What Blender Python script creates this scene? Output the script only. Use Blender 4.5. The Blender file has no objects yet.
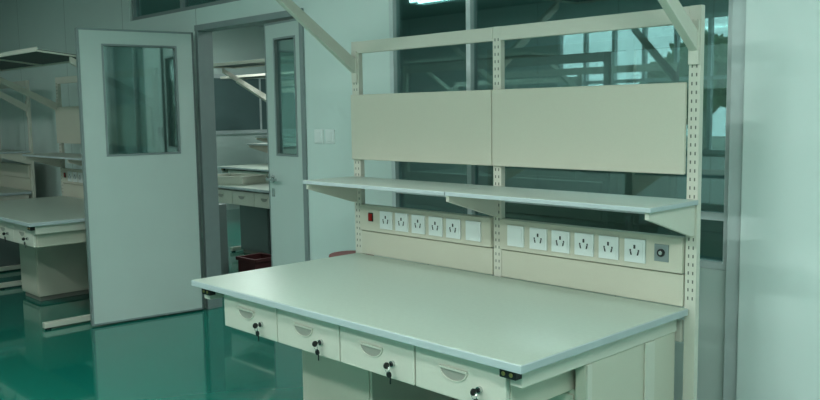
import bpy, bmesh, math
import numpy as np
from mathutils import Matrix, Vector, noise as mnoise
S=bpy.context.scene
COL=S.collection
S.view_settings.view_transform='Standard'
S.view_settings.gamma=.86
S.view_settings.exposure=.12

# ---------------------------------------------------------------- materials
def mat(name,col,rough=.5,metal=0.,noise=0.,nscale=20.,spec=.5,bump=0.,emit=None,estr=0.,coat=0.):
    m=bpy.data.materials.new(name); m.use_nodes=True
    nt=m.node_tree; b=nt.nodes['Principled BSDF']
    b.inputs['Roughness'].default_value=rough; b.inputs['Metallic'].default_value=metal
    b.inputs['Specular IOR Level'].default_value=spec
    b.inputs['Coat Weight'].default_value=coat
    tc=nt.nodes.new('ShaderNodeTexCoord'); n=nt.nodes.new('ShaderNodeTexNoise')
    n.inputs['Scale'].default_value=nscale; n.inputs['Detail'].default_value=3
    nt.links.new(tc.outputs['Object'],n.inputs['Vector'])
    r=nt.nodes.new('ShaderNodeValToRGB')
    c=Vector(col)
    r.color_ramp.elements[0].position=.3; r.color_ramp.elements[1].position=.7
    r.color_ramp.elements[0].color=(*(c*(1-noise)),1); r.color_ramp.elements[1].color=(*[min(1,x*(1+noise)) for x in c],1)
    nt.links.new(n.outputs['Fac'],r.inputs['Fac']); nt.links.new(r.outputs['Color'],b.inputs['Base Color'])
    if bump:
        bp=nt.nodes.new('ShaderNodeBump'); bp.inputs['Strength'].default_value=bump; bp.inputs['Distance'].default_value=.002
        nt.links.new(n.outputs['Fac'],bp.inputs['Height']); nt.links.new(bp.outputs['Normal'],b.inputs['Normal'])
    if emit:
        b.inputs['Emission Color'].default_value=(*emit,1); b.inputs['Emission Strength'].default_value=estr
    return m
def glass(name,tint,gl=.12,rough=.02):
    m=bpy.data.materials.new(name); m.use_nodes=True; nt=m.node_tree; nt.nodes.clear()
    o=nt.nodes.new('ShaderNodeOutputMaterial'); mx=nt.nodes.new('ShaderNodeMixShader')
    t=nt.nodes.new('ShaderNodeBsdfTransparent'); g=nt.nodes.new('ShaderNodeBsdfGlossy')
    t.inputs['Color'].default_value=(*tint,1); g.inputs['Roughness'].default_value=rough
    g.inputs['Color'].default_value=(.85,.97,.97,1)
    mx.inputs[0].default_value=gl
    nt.links.new(t.outputs[0],mx.inputs[1]);nt.links.new(g.outputs[0],mx.inputs[2]);nt.links.new(mx.outputs[0],o.inputs[0])
    return m
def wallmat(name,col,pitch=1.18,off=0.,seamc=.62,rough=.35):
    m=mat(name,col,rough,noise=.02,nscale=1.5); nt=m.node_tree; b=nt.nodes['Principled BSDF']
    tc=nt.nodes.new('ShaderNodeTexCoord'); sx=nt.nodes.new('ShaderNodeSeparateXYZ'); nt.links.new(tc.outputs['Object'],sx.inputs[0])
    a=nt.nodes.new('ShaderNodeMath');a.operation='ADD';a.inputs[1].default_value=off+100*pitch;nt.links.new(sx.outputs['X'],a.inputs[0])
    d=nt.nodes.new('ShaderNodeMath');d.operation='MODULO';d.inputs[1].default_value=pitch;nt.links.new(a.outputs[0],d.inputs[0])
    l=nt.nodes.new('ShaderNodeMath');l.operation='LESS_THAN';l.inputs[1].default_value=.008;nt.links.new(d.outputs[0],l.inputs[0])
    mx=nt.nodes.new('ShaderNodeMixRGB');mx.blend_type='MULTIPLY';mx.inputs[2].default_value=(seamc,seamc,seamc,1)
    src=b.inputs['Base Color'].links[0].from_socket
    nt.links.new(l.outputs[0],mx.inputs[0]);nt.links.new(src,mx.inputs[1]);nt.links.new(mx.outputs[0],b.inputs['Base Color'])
    return m
M=dict(
 steel=mat('painted_steel_beige',(.65,.62,.53),.42,noise=.015,nscale=200,bump=.05),
 steel2=mat('painted_steel_pale',(.69,.665,.59),.4,noise=.01,nscale=150),
 cup_shade=mat('steel_cup_shade',(.38,.37,.33),.5),  # steel colour darkened to paint the shade inside the drawer pull
 dark=mat('dark_slot',(.03,.03,.028),.7),
 plinth=mat('plinth_grey',(.25,.25,.22),.6),
 slot=mat('slot_shade',(.18,.18,.155),.7),
 top=mat('antistatic_mat',(.50,.57,.50),.36,noise=.02,nscale=60),
 shelf=mat('shelf_laminate',(.50,.55,.50),.4,noise=.02,nscale=60),
 edge=mat('edge_band',(.50,.55,.565),.45,noise=.01),
 white=mat('white_plastic',(.82,.85,.84),.3),
 hole=mat('socket_hole',(.05,.05,.05),.6),
 red=mat('red_rocker',(.38,.02,.015),.35),
 black=mat('black_metal',(.02,.02,.02),.35),
 brass=mat('brass',(.6,.45,.2),.3,metal=1),
 chrome=mat('chrome',(.6,.62,.62),.25,metal=1),
 alu=mat('aluminium_profile',(.30,.35,.35),.42,metal=.1,noise=.02),
 alupale=mat('aluminium_profile_pale',(.62,.68,.68),.45,noise=.02),
 aludark=mat('aluminium_profile_dark',(.18,.21,.21),.4,metal=.3),
 door=mat('door_paint',(.58,.65,.625),.4,noise=.015,nscale=3),
 wall=wallmat('clean_room_panel',(.71,.80,.77)),
 pil=mat('wall_paint',(.80,.87,.855),.5,noise=.01,nscale=2),
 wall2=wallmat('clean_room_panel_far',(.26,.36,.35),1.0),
 ceil=wallmat('ceiling_panel',(.38,.47,.45),.6,seamc=.3),
 floor=mat('epoxy_floor',(.006,.215,.165),.09,noise=.05,nscale=.8,coat=.5),
 glass=glass('partition_glass',(.42,.57,.56),.30),
 dglass=glass('door_glass',(.58,.70,.67),.38,.04),
 clear=glass('outer_glass',(.92,.94,.94),.05),
 tealglass=mat('teal_glazing',(.13,.20,.20),.08,spec=.8),
 crate=mat('crate_plastic',(.08,.016,.018),.55),
 pink=mat('stool_plastic',(.34,.11,.11),.5),
 tray=mat('tray_paint',(.62,.63,.56),.5,noise=.02),
 cab=mat('grey_cabinet_paint',(.20,.235,.23),.5),
 under_shade=mat('shelf_underside_shade',(.10,.12,.12),.6),  # dark tone paints the unlit underside of the overhead shelf
 lamp=mat('lamp_tube',(.9,.95,.92),.4,emit=(.9,1,.98),estr=9.0),
 lamph=mat('lamp_housing',(.7,.75,.72),.4),
 leaf=mat('foliage',(.12,.19,.11),.9,noise=.5,nscale=6,bump=.5),
 ground=mat('outdoor_ground',(.30,.33,.29),.9,noise=.1,nscale=1),
)
# ---------------------------------------------------------------- mesh builder
class MB:
    def __init__(s): s.v=[];s.f=[];s.m=[];s.mats=[]
    def mi(s,k):
        if k not in s.mats:s.mats.append(k)
        return s.mats.index(k)
    def poly(s,pts,faces,k):
        o=len(s.v); s.v+= [tuple(p) for p in pts]
        for f in faces: s.f.append([o+i for i in f]); s.m.append(s.mi(k))
    def box(s,x0,x1,y0,y1,z0,z1,k):
        s.poly([(x0,y0,z0),(x1,y0,z0),(x1,y1,z0),(x0,y1,z0),(x0,y0,z1),(x1,y0,z1),(x1,y1,z1),(x0,y1,z1)],
          [(3,2,1,0),(4,5,6,7),(0,1,5,4),(1,2,6,5),(2,3,7,6),(3,0,4,7)],k); return s
    def prism(s,prof,a0,a1,k,axis='x'):
        n=len(prof)
        def P(u,v,a): return {'x':(a,u,v),'y':(u,a,v),'z':(u,v,a)}[axis]
        pts=[P(u,v,a0) for u,v in prof]+[P(u,v,a1) for u,v in prof]
        fs=[tuple(range(n))[::-1],tuple(range(n,2*n))]+[(i,(i+1)%n,n+(i+1)%n,n+i) for i in range(n)]
        s.poly(pts,fs,k); return s
    def cyl(s,c,axis,r,h,k,seg=16):
        prof=[(r*math.cos(2*math.pi*i/seg),r*math.sin(2*math.pi*i/seg)) for i in range(seg)]
        ix={'x':(1,2,0),'y':(0,2,1),'z':(0,1,2)}[axis]
        s.prism([(c[ix[0]]+u,c[ix[1]]+v) for u,v in prof],c[ix[2]]-h/2,c[ix[2]]+h/2,k,axis); return s
    def obj(s,name,parent=None,bevel=0.,loc=(0,0,0),seg=2):
        me=bpy.data.meshes.new(name); me.from_pydata(s.v,[],s.f)
        for k in s.mats: me.materials.append(M[k])
        for p,i in zip(me.polygons,s.m): p.material_index=i
        bm=bmesh.new(); bm.from_mesh(me); bmesh.ops.recalc_face_normals(bm,faces=bm.faces); bm.to_mesh(me); bm.free()
        o=bpy.data.objects.new(name,me); COL.objects.link(o); o.location=loc
        if parent: o.parent=parent
        if bevel:
            b=o.modifiers.new('bev','BEVEL'); b.width=bevel; b.segments=seg; b.limit_method='ANGLE'; b.angle_limit=math.radians(40)
        return o
def empty(name,loc,label,cat,group=None,rz=0):
    e=bpy.data.objects.new(name,None); e.empty_display_size=.1; COL.objects.link(e); e.location=loc; e.rotation_euler[2]=rz
    e['label']=label;e['category']=cat
    if group:e['group']=group
    return e
def struct(o): o['kind']='structure'; return o

# ---------------------------------------------------------------- workbench
L=1.8; D=.934
def slots(b,x0,x1,yf,z0,z1):
    z=z0
    while z<z1:
        for xc in (x0+(x1-x0)*.30,x0+(x1-x0)*.70):
            b.box(xc-.0025,xc+.0025,yf-.0006,yf+.001,z,z+.012,'slot')
        z+=.03
def build_bench(loc,label,ox_panels=True,arm=(1.69,2.12,.60),detail=True,keys=True,board=True,tilt=0.,peds=((.25,.72),(1.24,1.715)),pk='steel',closed=True,arms=True,group='antistatic assembly workbenches'):
    W=empty('workbench',loc,label,'workbench',group)
    b=MB(); b.box(0,L,-D,0,.725,.7495,'edge'); b.box(.003,L-.003,-D+.003,-.003,.745,.7512,'top')
    b.obj('worktop',W,.0025)
    C0,C1=.898,.941
    for x0,x1 in ((-.018,.034),(C0,C1),(1.782,1.824)):
        b=MB(); z0=0 if x0!=C0 else .70
        b.box(x0,x1,.004,.030,z0,1.80,'steel2')
        if detail: slots(b,x0,x1,.004,.78,1.76)
        b.obj('upright',W,.002)
    b=MB(); b.box(.035,C0-.001,.002,.028,1.742,1.799,'steel2'); b.box(C1+.001,1.781,.002,.028,1.742,1.799,'steel2'); b.obj('top_rail',W,.002)
    b=MB(); b.box(.046,1.769,.010,.028,.62,.70,'steel2'); b.box(.046,1.769,.010,.028,.12,.18,'steel2'); b.obj('back_rail',W,.002)
    if ox_panels:
        for x0,x1 in ((-.012,.902),(.906,1.780)):
            b=MB(); b.box(x0,x1,-.014,.002,1.222,1.541,'steel')
            b.obj('upper_panel',W,.004)
    for x0,x1 in ((-.02,.914),(.918,1.83)):
        b=MB(); b.box(x0,x1,-.315,.0,1.120,1.136,'edge'); b.box(x0+.002,x1-.002,-.313,-.002,1.13,1.1372,'shelf')
        b.obj('shelf_board',W,.002)
    for x0 in (-.012,.910,1.80):
        b=MB(); b.prism([(-.30,1.1195),(-.30,1.095),(-.02,1.01),(.0035,1.01),(.0035,1.1195)],x0,x0+.016,'steel2'); b.obj('shelf_bracket',W,.001)
    for i,(x0,x1) in enumerate(((.037,.894),(.945,1.778))):
        b=MB(); b.box(x0,x1,-.03,.012,.872,1.0,'steel'); st=b.obj('power_strip',W,.003,loc=(0,.018,0))
        b=MB(); b.box(x0,x1,.0,.02,.752,.868,'steel'); b.obj('lower_panel',W,.002)
        if not detail: continue
        xs=(.238,.348,.460,.572,.682,.800) if i==0 else (1.035,1.152,1.262,1.372,1.482,1.594)
        blank=5 if i==0 else 0
        for j,x in enumerate(xs):
            b=MB(); b.box(x-.043,x+.043,-.037,-.0302,.893,.979,'white')
            if j!=blank:
                b.box(x-.034,x+.034,-.0385,-.0372,.902,.970,'white')
                y=-.0392;z=.936
                b.box(x-.004,x+.004,y,-.0386,z+.008,z+.022,'hole')
                for sg in(-1,1):
                    pr=[(x+sg*.013-.003,z-.016),(x+sg*.013+.003,z-.016),(x+sg*.013+.003+sg*.003,z-.003),(x+sg*.013-.003+sg*.003,z-.003)]
                    b.prism(pr,y,-.0386,'hole','y')
                    b.box(x+sg*.017-.003,x+sg*.017+.003,y,-.0386,z-.002,z+.005,'hole')
            else:
                b.box(x-.034,x+.034,-.0385,-.0372,.902,.970,'white')
            o=b.obj('blank_plate' if j==blank else 'power_socket',st,.0012)
        if i==0:
            b=MB(); b.box(.108,.140,-.034,-.0302,.922,.964,'black'); b.box(.112,.136,-.039,-.034,.926,.960,'red'); o=b.obj('rocker_switch',st,.001); o['label']='small red rocker power switch'
        else:
            b=MB(); b.box(1.672,1.728,-.034,-.0302,.908,.970,'alu'); b.cyl((1.70,-.037,.94),'y',.014,.008,'black'); b.cyl((1.70,-.04,.94),'y',.008,.006,'chrome'); o=b.obj('ground_terminal',st,.001); o['label']='grey wrist strap grounding terminal'
    za,zt,ya=arm
    for x0 in ((-.006,1.787) if arms else ()):
        b=MB()
        b.prism([(.003,za-.05),(.003,za+.02),(-ya,zt),(-ya,zt-.045)],x0,x0+.030,'steel2')
        b.box(x0-.004,x0+.034,-.006,.0035,za-.09,za+.06,'steel2')
        b.obj('overhead_arm',W,.002)
    if board:
        b=MB(); y0,y1=-.22,.16
        b.box(-.02,L+.02,y0,y1,0,.004,'under_shade'); b.box(-.02,L+.02,y0,y1,.0042,.008,'shelf'); b.box(-.02,L+.02,y0-.012,y0,-.012,.018,'steel2'); b.box(-.02,L+.02,y1,y1+.012,-.012,.018,'steel2')
        for x in (-.02,.88,L-.0): b.box(x,x+.02,y0,y1,-.012,-.0005,'steel2')
        o=b.obj('overhead_shelf',W,.0015,loc=(0,-ya,zt+.014)); o.rotation_euler[0]=tilt
    b=MB(); b.box(.16,1.70,-.855,-.50,.566,.70,'steel'); b.obj('drawer_housing',W,.002)
    xs=[.16,.545,.93,1.315,1.70]
    for i in range(4):
        x0,x1=xs[i]+.003,xs[i+1]-.003; xc=(x0+x1)/2-.02
        b=MB(); b.box(x0,x1,-.876,-.8555,.568,.706,'steel2'); dr=b.obj('drawer',W,.004)
        n=16; b=MB()
        po=[(xc+.060*math.cos(math.pi*k/n),.662-.038*math.sin(math.pi*k/n)) for k in range(n+1)]
        pi=[(xc+.054*math.cos(math.pi*k/n),.660-.033*math.sin(math.pi*k/n)) for k in range(n+1)]
        pts=[(x,-.8762,z) for x,z in po]+[(x,-.880,z) for x,z in po]+[(x,-.880,z) for x,z in pi]+[(x,-.8762,z) for x,z in pi]
        m_=n+1; fs=[]
        for q in range(3):
            for k in range(n): fs.append((q*m_+k,q*m_+k+1,(q+1)*m_+k+1,(q+1)*m_+k))
        b.poly(pts,fs,'steel2'); b.prism(pi,-.8772,-.8764,'cup_shade','y')
        b.box(xc-.060,xc+.060,-.883,-.8764,.659,.666,'steel2')
        b.obj('handle',dr)
        if keys:
            kx=x1-.10; kz=.622
            b=MB(); b.cyl((kx,-.881,kz),'y',.0105,.010,'chrome'); b.cyl((kx,-.887,kz),'y',.007,.004,'black'); b.obj('lock',dr)
            b=MB(); b.box(kx-.001,kx+.001,-.900,-.889,kz-.003,kz+.003,'chrome')
            b.cyl((kx,-.907,kz),'x',.011,.005,'black',12)
            n2=14; R_,r_=.010,.0014; c0=(kx+.002,-.905,kz-.014); vs=[];fc=[]
            for a in range(n2):
                A=2*math.pi*a/n2
                for q in range(5):
                    B=2*math.pi*q/5; rr=R_+r_*math.cos(B)
                    vs.append((c0[0]+rr*math.cos(A),c0[1]+r_*math.sin(B),c0[2]+rr*math.sin(A)))
            for a in range(n2):
                for q in range(5):
                    fc.append((a*5+q,a*5+(q+1)%5,((a+1)%n2)*5+(q+1)%5,((a+1)%n2)*5+q))
            b.poly(vs,fc,'chrome')
            b.cyl((kx+.009,-.904,kz-.030),'y',.011,.004,'black',12)
            b.box(kx+.013,kx+.018,-.905,-.903,kz-.060,kz-.038,'black')
            o=b.obj('key',dr); o['label']='black-headed key hanging in the drawer lock'
    for x in (.085,1.735):
        b=MB(); b.box(x-.03,x+.03,-.915,-.885,.695,.7245,'black'); b.cyl((x-.014,-.9165,.708),'y',.007,.004,'brass',10); b.cyl((x+.014,-.9165,.708),'y',.007,.004,'brass',10)
        b.obj('corner_clamp',W,.002)
    for x0,x1 in peds:
        b=MB(); b.box(x0,x1,-.545,-.06,.04,.5655,pk); b.box(x0+.012,x1-.012,-.552,-.545,.06,.55,pk)
        b.box(x0+.02,x1-.02,-.53,-.08,.0,.04,'plinth')
        b.obj('pedestal',W,.003)
    b=MB(); b.box(.02,.065,-.885,-.015,.665,.7245,'steel2'); b.box(.02,.065,-.235,-.16,.0,.664,'steel2'); b.box(.02,.065,-.60,.0,.012,.05,'steel2'); b.cyl((.042,-.57,.006),'z',.022,.012,'black'); b.obj('side_frame',W,.003)
    x0=1.72; b=MB(); b.box(x0,x0+.045,-.885,-.015,.665,.7245,'steel2')
    if closed:
        b.box(x0,x0+.040,-.565,-.015,.05,.664,'steel')
        b.box(x0+.0402,x0+.048,-.565,-.540,.05,.664,'steel2'); b.box(x0+.0402,x0+.048,-.225,-.165,.05,.664,'steel2')
    else:
        b.box(x0,x0+.045,-.50,-.42,.05,.664,'steel2')
    b.box(x0,x0+.045,-.86,.0,.012,.05,'steel2'); b.cyl((x0+.022,-.83,.006),'z',.022,.012,'black')
    b.obj('side_frame',W,.003)
    return W

build_bench((0,0,0),'beige steel workbench with green top, sockets and four keyed drawers')
build_bench((-4.37,.25,0),'beige steel workbench standing against the wall behind an open door',arm=(1.55,1.86,.60),tilt=math.radians(-6),peds=((.45,.82),),closed=False)
far=dict(ox_panels=False,detail=False,keys=False,pk='cab',closed=False)
build_bench((-6.9,.25,0),'beige steel workbench at the far end of the wall row',arm=(1.55,1.90,.60),**far)
build_bench((-4.55,2.65,0),'pale workbench in the adjoining room seen through the doorway',arm=(1.60,1.93,.60),peds=((.15,.68),(.70,1.2),(1.22,1.70)),**far)
build_bench((-6.9,4.3,0),'pale workbench deeper in the adjoining room beyond the doorway',arm=(1.60,1.93,.60),**far)
build_bench((-1.9,3.3,0),'pale workbench in the adjoining room seen through the glass partition',arm=(1.70,2.05,.60),**far)
build_bench((-1.5,1.75,0),'pale workbench added behind the glass partition to suggest layered reflections',arm=(1.62,1.95,.60),arms=False,board=False,**far)  # extra bench added to imitate layered reflections in the glass
build_bench((-3.9,4.9,0),'pale workbench near the windows of the adjoining room',arm=(1.65,2.0,.60),**far)

# ---------------------------------------------------------------- room
def gridwall(name,y0,y1,x0,x1,z1,opens,k):
    xs=sorted({x0,x1,*[o[0] for o in opens],*[o[1] for o in opens]}); zs=sorted({0,z1,*[o[2] for o in opens],*[o[3] for o in opens]})
    b=MB()
    for a,c in zip(xs,xs[1:]):
        run=None
        for e,g in zip(zs,zs[1:]):
            xm,zm=(a+c)/2,(e+g)/2
            hole=any(o[0]<xm<o[1] and o[2]<zm<o[3] for o in opens)
            if not hole: run=(run[0],g) if run else (e,g)
            if (hole or g==zs[-1]) and run:
                b.box(a,c,y0,y1,run[0],run[1],k); run=None
    return struct(b.obj(name))
H=2.8
DX0,DX1,DH=-2.36,-1.06,2.06
gridwall('wall_back',.5,.6,-8,5,H,[(DX0,DX1,0,DH),(-3.4,-1.75,2.22,2.62),(-.28,1.71,.80,2.72)],'wall')
for nm,bx in (('wall_left',(-8.1,-8,-5,6)),('wall_right',(5,5.1,-5,6)),('wall_front',(-8.1,5.1,-5.1,-5))):
    struct(MB().box(*bx,0,H,'wall').obj(nm))
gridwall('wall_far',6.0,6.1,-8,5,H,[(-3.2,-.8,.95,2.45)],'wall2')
struct(MB().box(-8.1,5.1,-5.1,6.1,-.1,0,'floor').obj('floor'))
struct(MB().box(-8.1,5.1,-5.1,6.1,H,H+.1,'ceil').obj('ceiling'))
struct(MB().box(1.775,4.98,.44,.4995,0,H,'pil').obj('wall_pilaster',bevel=.004))
struct(MB().box(1.712,1.774,.46,.4995,0,H,'alupale').obj('trim_1',bevel=.003))
def window(name,x0,x1,z0,z1,y,mull,k='alu',g='glass',fw=.05,dep=.06,rails=()):
    b=MB(); b.box(x0+.001,x1-.001,y-dep/2,y+dep/2,z0+.001,z0+fw,k); b.box(x0+.001,x1-.001,y-dep/2,y+dep/2,z1-fw,z1-.001,k)
    for x in [x0+.001,x1-fw-.001]+[m-fw/2 for m in mull]: b.box(x,x+fw,y-dep/2,y+dep/2,z0+fw,z1-fw,k)
    for z in rails: b.box(x0+fw,x1-fw,y-dep*.45,y+dep*.45,z,z+fw,k)
    b.box(x0+fw*.6,x1-fw*.6,y-.004,y+.004,z0+fw*.6,z1-fw*.6,g)
    return struct(b.obj(name,bevel=0))
window('window_1',-.28,1.71,.80,2.72,.53,[.31],k='alupale',fw=.03,rails=(1.0,))
window('window_2',-3.4,-1.75,2.22,2.62,.55,[-2.6],fw=.03)
window('window_3',-3.2,-.8,.95,2.45,6.05,[-2.8,-2.4,-2.0,-1.6,-1.2],k='alupale',g='clear',fw=.04,rails=(1.75,))
b=MB(); b.box(-7.999,-7.96,3.9,5.7,1.15,2.05,'alupale'); b.box(-7.959,-7.955,3.96,4.78,1.21,1.99,'tealglass'); b.box(-7.959,-7.955,4.82,5.64,1.21,1.99,'tealglass')
struct(b.obj('window_5'))
b=MB(); fw=.035
b.box(DX0,DX0+fw,.49,.612,0,DH-.001,'alu'); b.box(DX1-fw,DX1,.485,.612,0,DH-.001,'alu'); b.box(DX0,DX1,.485,.612,DH-.001,DH+.04,'alu')
struct(b.obj('trim_2',bevel=.002))
def door(name,hinge,w,ang,win,handle_side,h=2.045):
    e=bpy.data.objects.new(name,None); COL.objects.link(e); e.location=hinge; e.rotation_euler[2]=ang; struct(e)
    u0,u1,z0,z1=win; t=.02; q=.013
    b=MB()
    for (a,c,d,f) in ((q,u0,.01+q,h-q),(u1,w-q,.01+q,h-q),(u0,u1,.01+q,z0),(u0,u1,z1,h-q)): b.box(a,c,-t,t,d,f,'door')
    b.obj('door_panel',e)
    b=MB(); b.box(0,q,-t-.002,t+.002,.01,h,'aludark'); b.box(w-q,w,-t-.002,t+.002,.01,h,'alu'); b.box(q,w-q,-t-.002,t+.002,h-q,h,'alu'); b.box(q,w-q,-t-.002,t+.002,.01,.01+q,'alu'); b.obj('edge_profile',e,.001)
    b=MB(); f=.014
    b.box(u0-f,u1+f,-t-.005,t+.005,z0-f,z0,'alu');b.box(u0-f,u1+f,-t-.005,t+.005,z1,z1+f,'alu');b.box(u0-f,u0,-t-.005,t+.005,z0,z1,'alu');b.box(u1,u1+f,-t-.005,t+.005,z0,z1,'alu')
    b.obj('window_frame',e,.002)
    b=MB(); b.box(u0,u1,-.003,.003,z0,z1,'dglass'); b.obj('window_pane',e)
    if handle_side:
        x=w-.06
        for s in(-1,1):
            b=MB(); b.cyl((x,s*(t+.004),1.02),'y',.026,.008,'chrome'); b.cyl((x,s*(t+.025),1.02),'y',.009,.04,'chrome'); b.box(x-.11,x+.012,s*(t+.045)-.008,s*(t+.045)+.008,1.011,1.029,'chrome'); b.box(x-.018,x+.018,s*(t+.002)-.003,s*(t+.002)+.003,.90,.955,'chrome'); b.obj('door_handle',e,.003)
    return e
door('door_1',(-2.345,.455,0),.81,math.radians(-98),(.14,.64,1.19,1.93),False)
door('door_2',(DX1-.04,.52,0),.45,math.radians(180-5),(.075,.32,1.19,1.93),True)
for x in (-.93,-.82):
    e=empty('light_switch',(x,.4995,1.31),'white square light switch plate on the wall','light switch','wall light switches')
    MB().box(-.043,.043,-.008,0,-.043,.043,'white').obj('switch_plate',e,.002)
    MB().box(-.022,.022,-.012,-.008,-.03,.03,'white').obj('rocker',e,.002)
def crate(loc,k,label,sx,sy,sz,name='storage_crate',cat='crate',rz=0,rh=.03,parts=('crate_body','crate_rim')):
    e=empty(name,loc,label,cat,rz=rz)
    b=MB(); t=.012
    b.box(-sx,sx,-sy,sy,0,t,k);b.box(-sx,sx,-sy,-sy+t,t,sz,k);b.box(-sx,sx,sy-t,sy,t,sz,k);b.box(-sx,-sx+t,-sy+t,sy-t,t,sz,k);b.box(sx-t,sx,-sy+t,sy-t,t,sz,k)
    b.obj(parts[0],e,.003)
    b=MB(); r=.014
    b.box(-sx-r,sx+r,-sy-r,-sy,sz-rh,sz,k);b.box(-sx-r,sx+r,sy,sy+r,sz-rh,sz,k);b.box(-sx-r,-sx,-sy,sy,sz-rh,sz,k);b.box(sx,sx+r,-sy,sy,sz-rh,sz,k)
    b.obj(parts[1],e,.002)
crate((-2.96,1.36,0),'crate','dark red plastic storage crate on the floor',.13,.12,.22)
crate((-4.25,1.98,.7515),'tray','shallow pale open tray lying on a workbench',.24,.19,.085,'tray','tray',math.radians(18),.012,('tray_body','tray_rim'))
e=empty('stool',(-.33,.235,0),'pinkish red plastic stool standing between the bench and wall','stool')
b=MB(); b.cyl((0,0,.662),'z',.125,.03,'pink',28); b.cyl((0,0,.637),'z',.105,.02,'pink',28); b.obj('seat',e,.006)
for a in range(4):
    t=math.radians(45+90*a); c,s_=math.cos(t),math.sin(t)
    b=MB(); q=.011
    top=[(c*.08+dx*q,s_*.08+dy*q,.629) for dx,dy in((-1,-1),(1,-1),(1,1),(-1,1))]; bot=[(c*.125+dx*q,s_*.125+dy*q,0) for dx,dy in((-1,-1),(1,-1),(1,1),(-1,1))]
    b.poly(bot+top,[(3,2,1,0),(4,5,6,7),(0,1,5,4),(1,2,6,5),(2,3,7,6),(3,0,4,7)],'pink'); b.obj('leg',e,.002)
e=empty('drawer_cabinet',(-3.30,1.05,0),'grey steel drawer cabinet standing beyond the doorway','cabinet')
MB().box(-.14,.14,-.14,.14,.03,.68,'cab').obj('body',e,.004)
for k in range(3):
    d=MB().box(-.13,.13,-.155,-.1405,.05+k*.21,.245+k*.21,'cab').obj('drawer',e,.004)
    MB().box(-.05,.05,-.172,-.1555,.19+k*.21,.20+k*.21,'chrome').obj('handle',d,.002)
for x in(-.11,.11):
    for y in(-.11,.11): MB().cyl((x,y,.015),'z',.02,.03,'black').obj('foot',e)
# ceiling lamps
def lamp(x,y,power):
    e=empty('ceiling_lamp',(x,y,H),'white fluorescent ceiling light fixture','ceiling lamp','fluorescent ceiling lights')
    MB().box(-.62,.62,-.16,.16,-.06,0,'lamph').obj('lamp_housing',e,.005)
    b=MB()
    for yy in(-.07,.07): b.cyl((0,yy,-.078),'x',.016,1.16,'lamp',10)
    b.obj('lamp_tube',e)
    l=bpy.data.lights.new('lamp_light','AREA'); l.shape='RECTANGLE'; l.size=1.2; l.size_y=.3; l.energy=power; l.color=(.91,1,.965)
    o=bpy.data.objects.new('lamp_light',l); COL.objects.link(o); o.location=(x,y,H-.10)
    return o
lamp(-1.4,-2.4,26); lamp(1.2,-3.6,64); lamp(-4.6,-2.4,17); lamp(3.6,-2.6,54); lamp(3.6,-.9,7); lamp(.6,-1.3,12)
lamp(-3.2,1.9,20); lamp(-.2,2.3,20); lamp(-.8,4.2,32); lamp(-5.8,3.2,34); lamp(-3.4,4.3,24)
# outdoors
struct(MB().box(-30,30,6.2,40,-.2,-.1,'ground').obj('ground'))
for i in range(6):
    x=-12+i*2.6; y=17+(i%2)*3
    e=empty('tree',(x,y,-.1),'leafy green tree standing outside the windows','tree','trees outside')
    MB().cyl((0,0,.9),'z',.10,1.8,'ground',10).obj('trunk',e)
    bm=bmesh.new(); bmesh.ops.create_icosphere(bm,subdivisions=5,radius=.85)
    for v in bm.verts:
        p=v.co.copy(); k=1+.45*mnoise.noise(p*2.2+Vector((i*7,0,0)))+.35*mnoise.noise(p*7+Vector((0,i*5,0)))
        v.co=p*k
    me=bpy.data.meshes.new('crown'); bm.to_mesh(me); bm.free(); me.materials.append(M['leaf'])
    o=bpy.data.objects.new('crown',me); COL.objects.link(o); o.parent=e; o.location=(0,0,1.8+.3*(i%3))
w=bpy.data.worlds.new('World'); S.world=w; w.use_nodes=True
nt=w.node_tree; bg=nt.nodes['Background']; bg.inputs['Color'].default_value=(.92,.93,.93,1); bg.inputs['Strength'].default_value=3.6
# ---------------------------------------------------------------- camera
f,yaw,pitch,roll=849.5,-.8073,-.104,-.015
F=np.array([math.sin(yaw)*math.cos(pitch),math.cos(yaw)*math.cos(pitch),math.sin(pitch)])
r0=np.array([math.cos(yaw),-math.sin(yaw),0.]);u0=np.cross(r0,F)
r=math.cos(roll)*r0+math.sin(roll)*u0;u=-math.sin(roll)*r0+math.cos(roll)*u0
cam=bpy.data.cameras.new('Camera'); cam.sensor_width=36; cam.lens=f/820*36; cam.clip_start=.05
co=bpy.data.objects.new('Camera',cam); COL.objects.link(co)
m=Matrix.Identity(4)
for i in range(3): m[i][0]=r[i];m[i][1]=u[i];m[i][2]=-F[i]
m[0][3],m[1][3],m[2][3]=3.2466,-2.7344,1.4558
co.matrix_world=m
S.camera=co
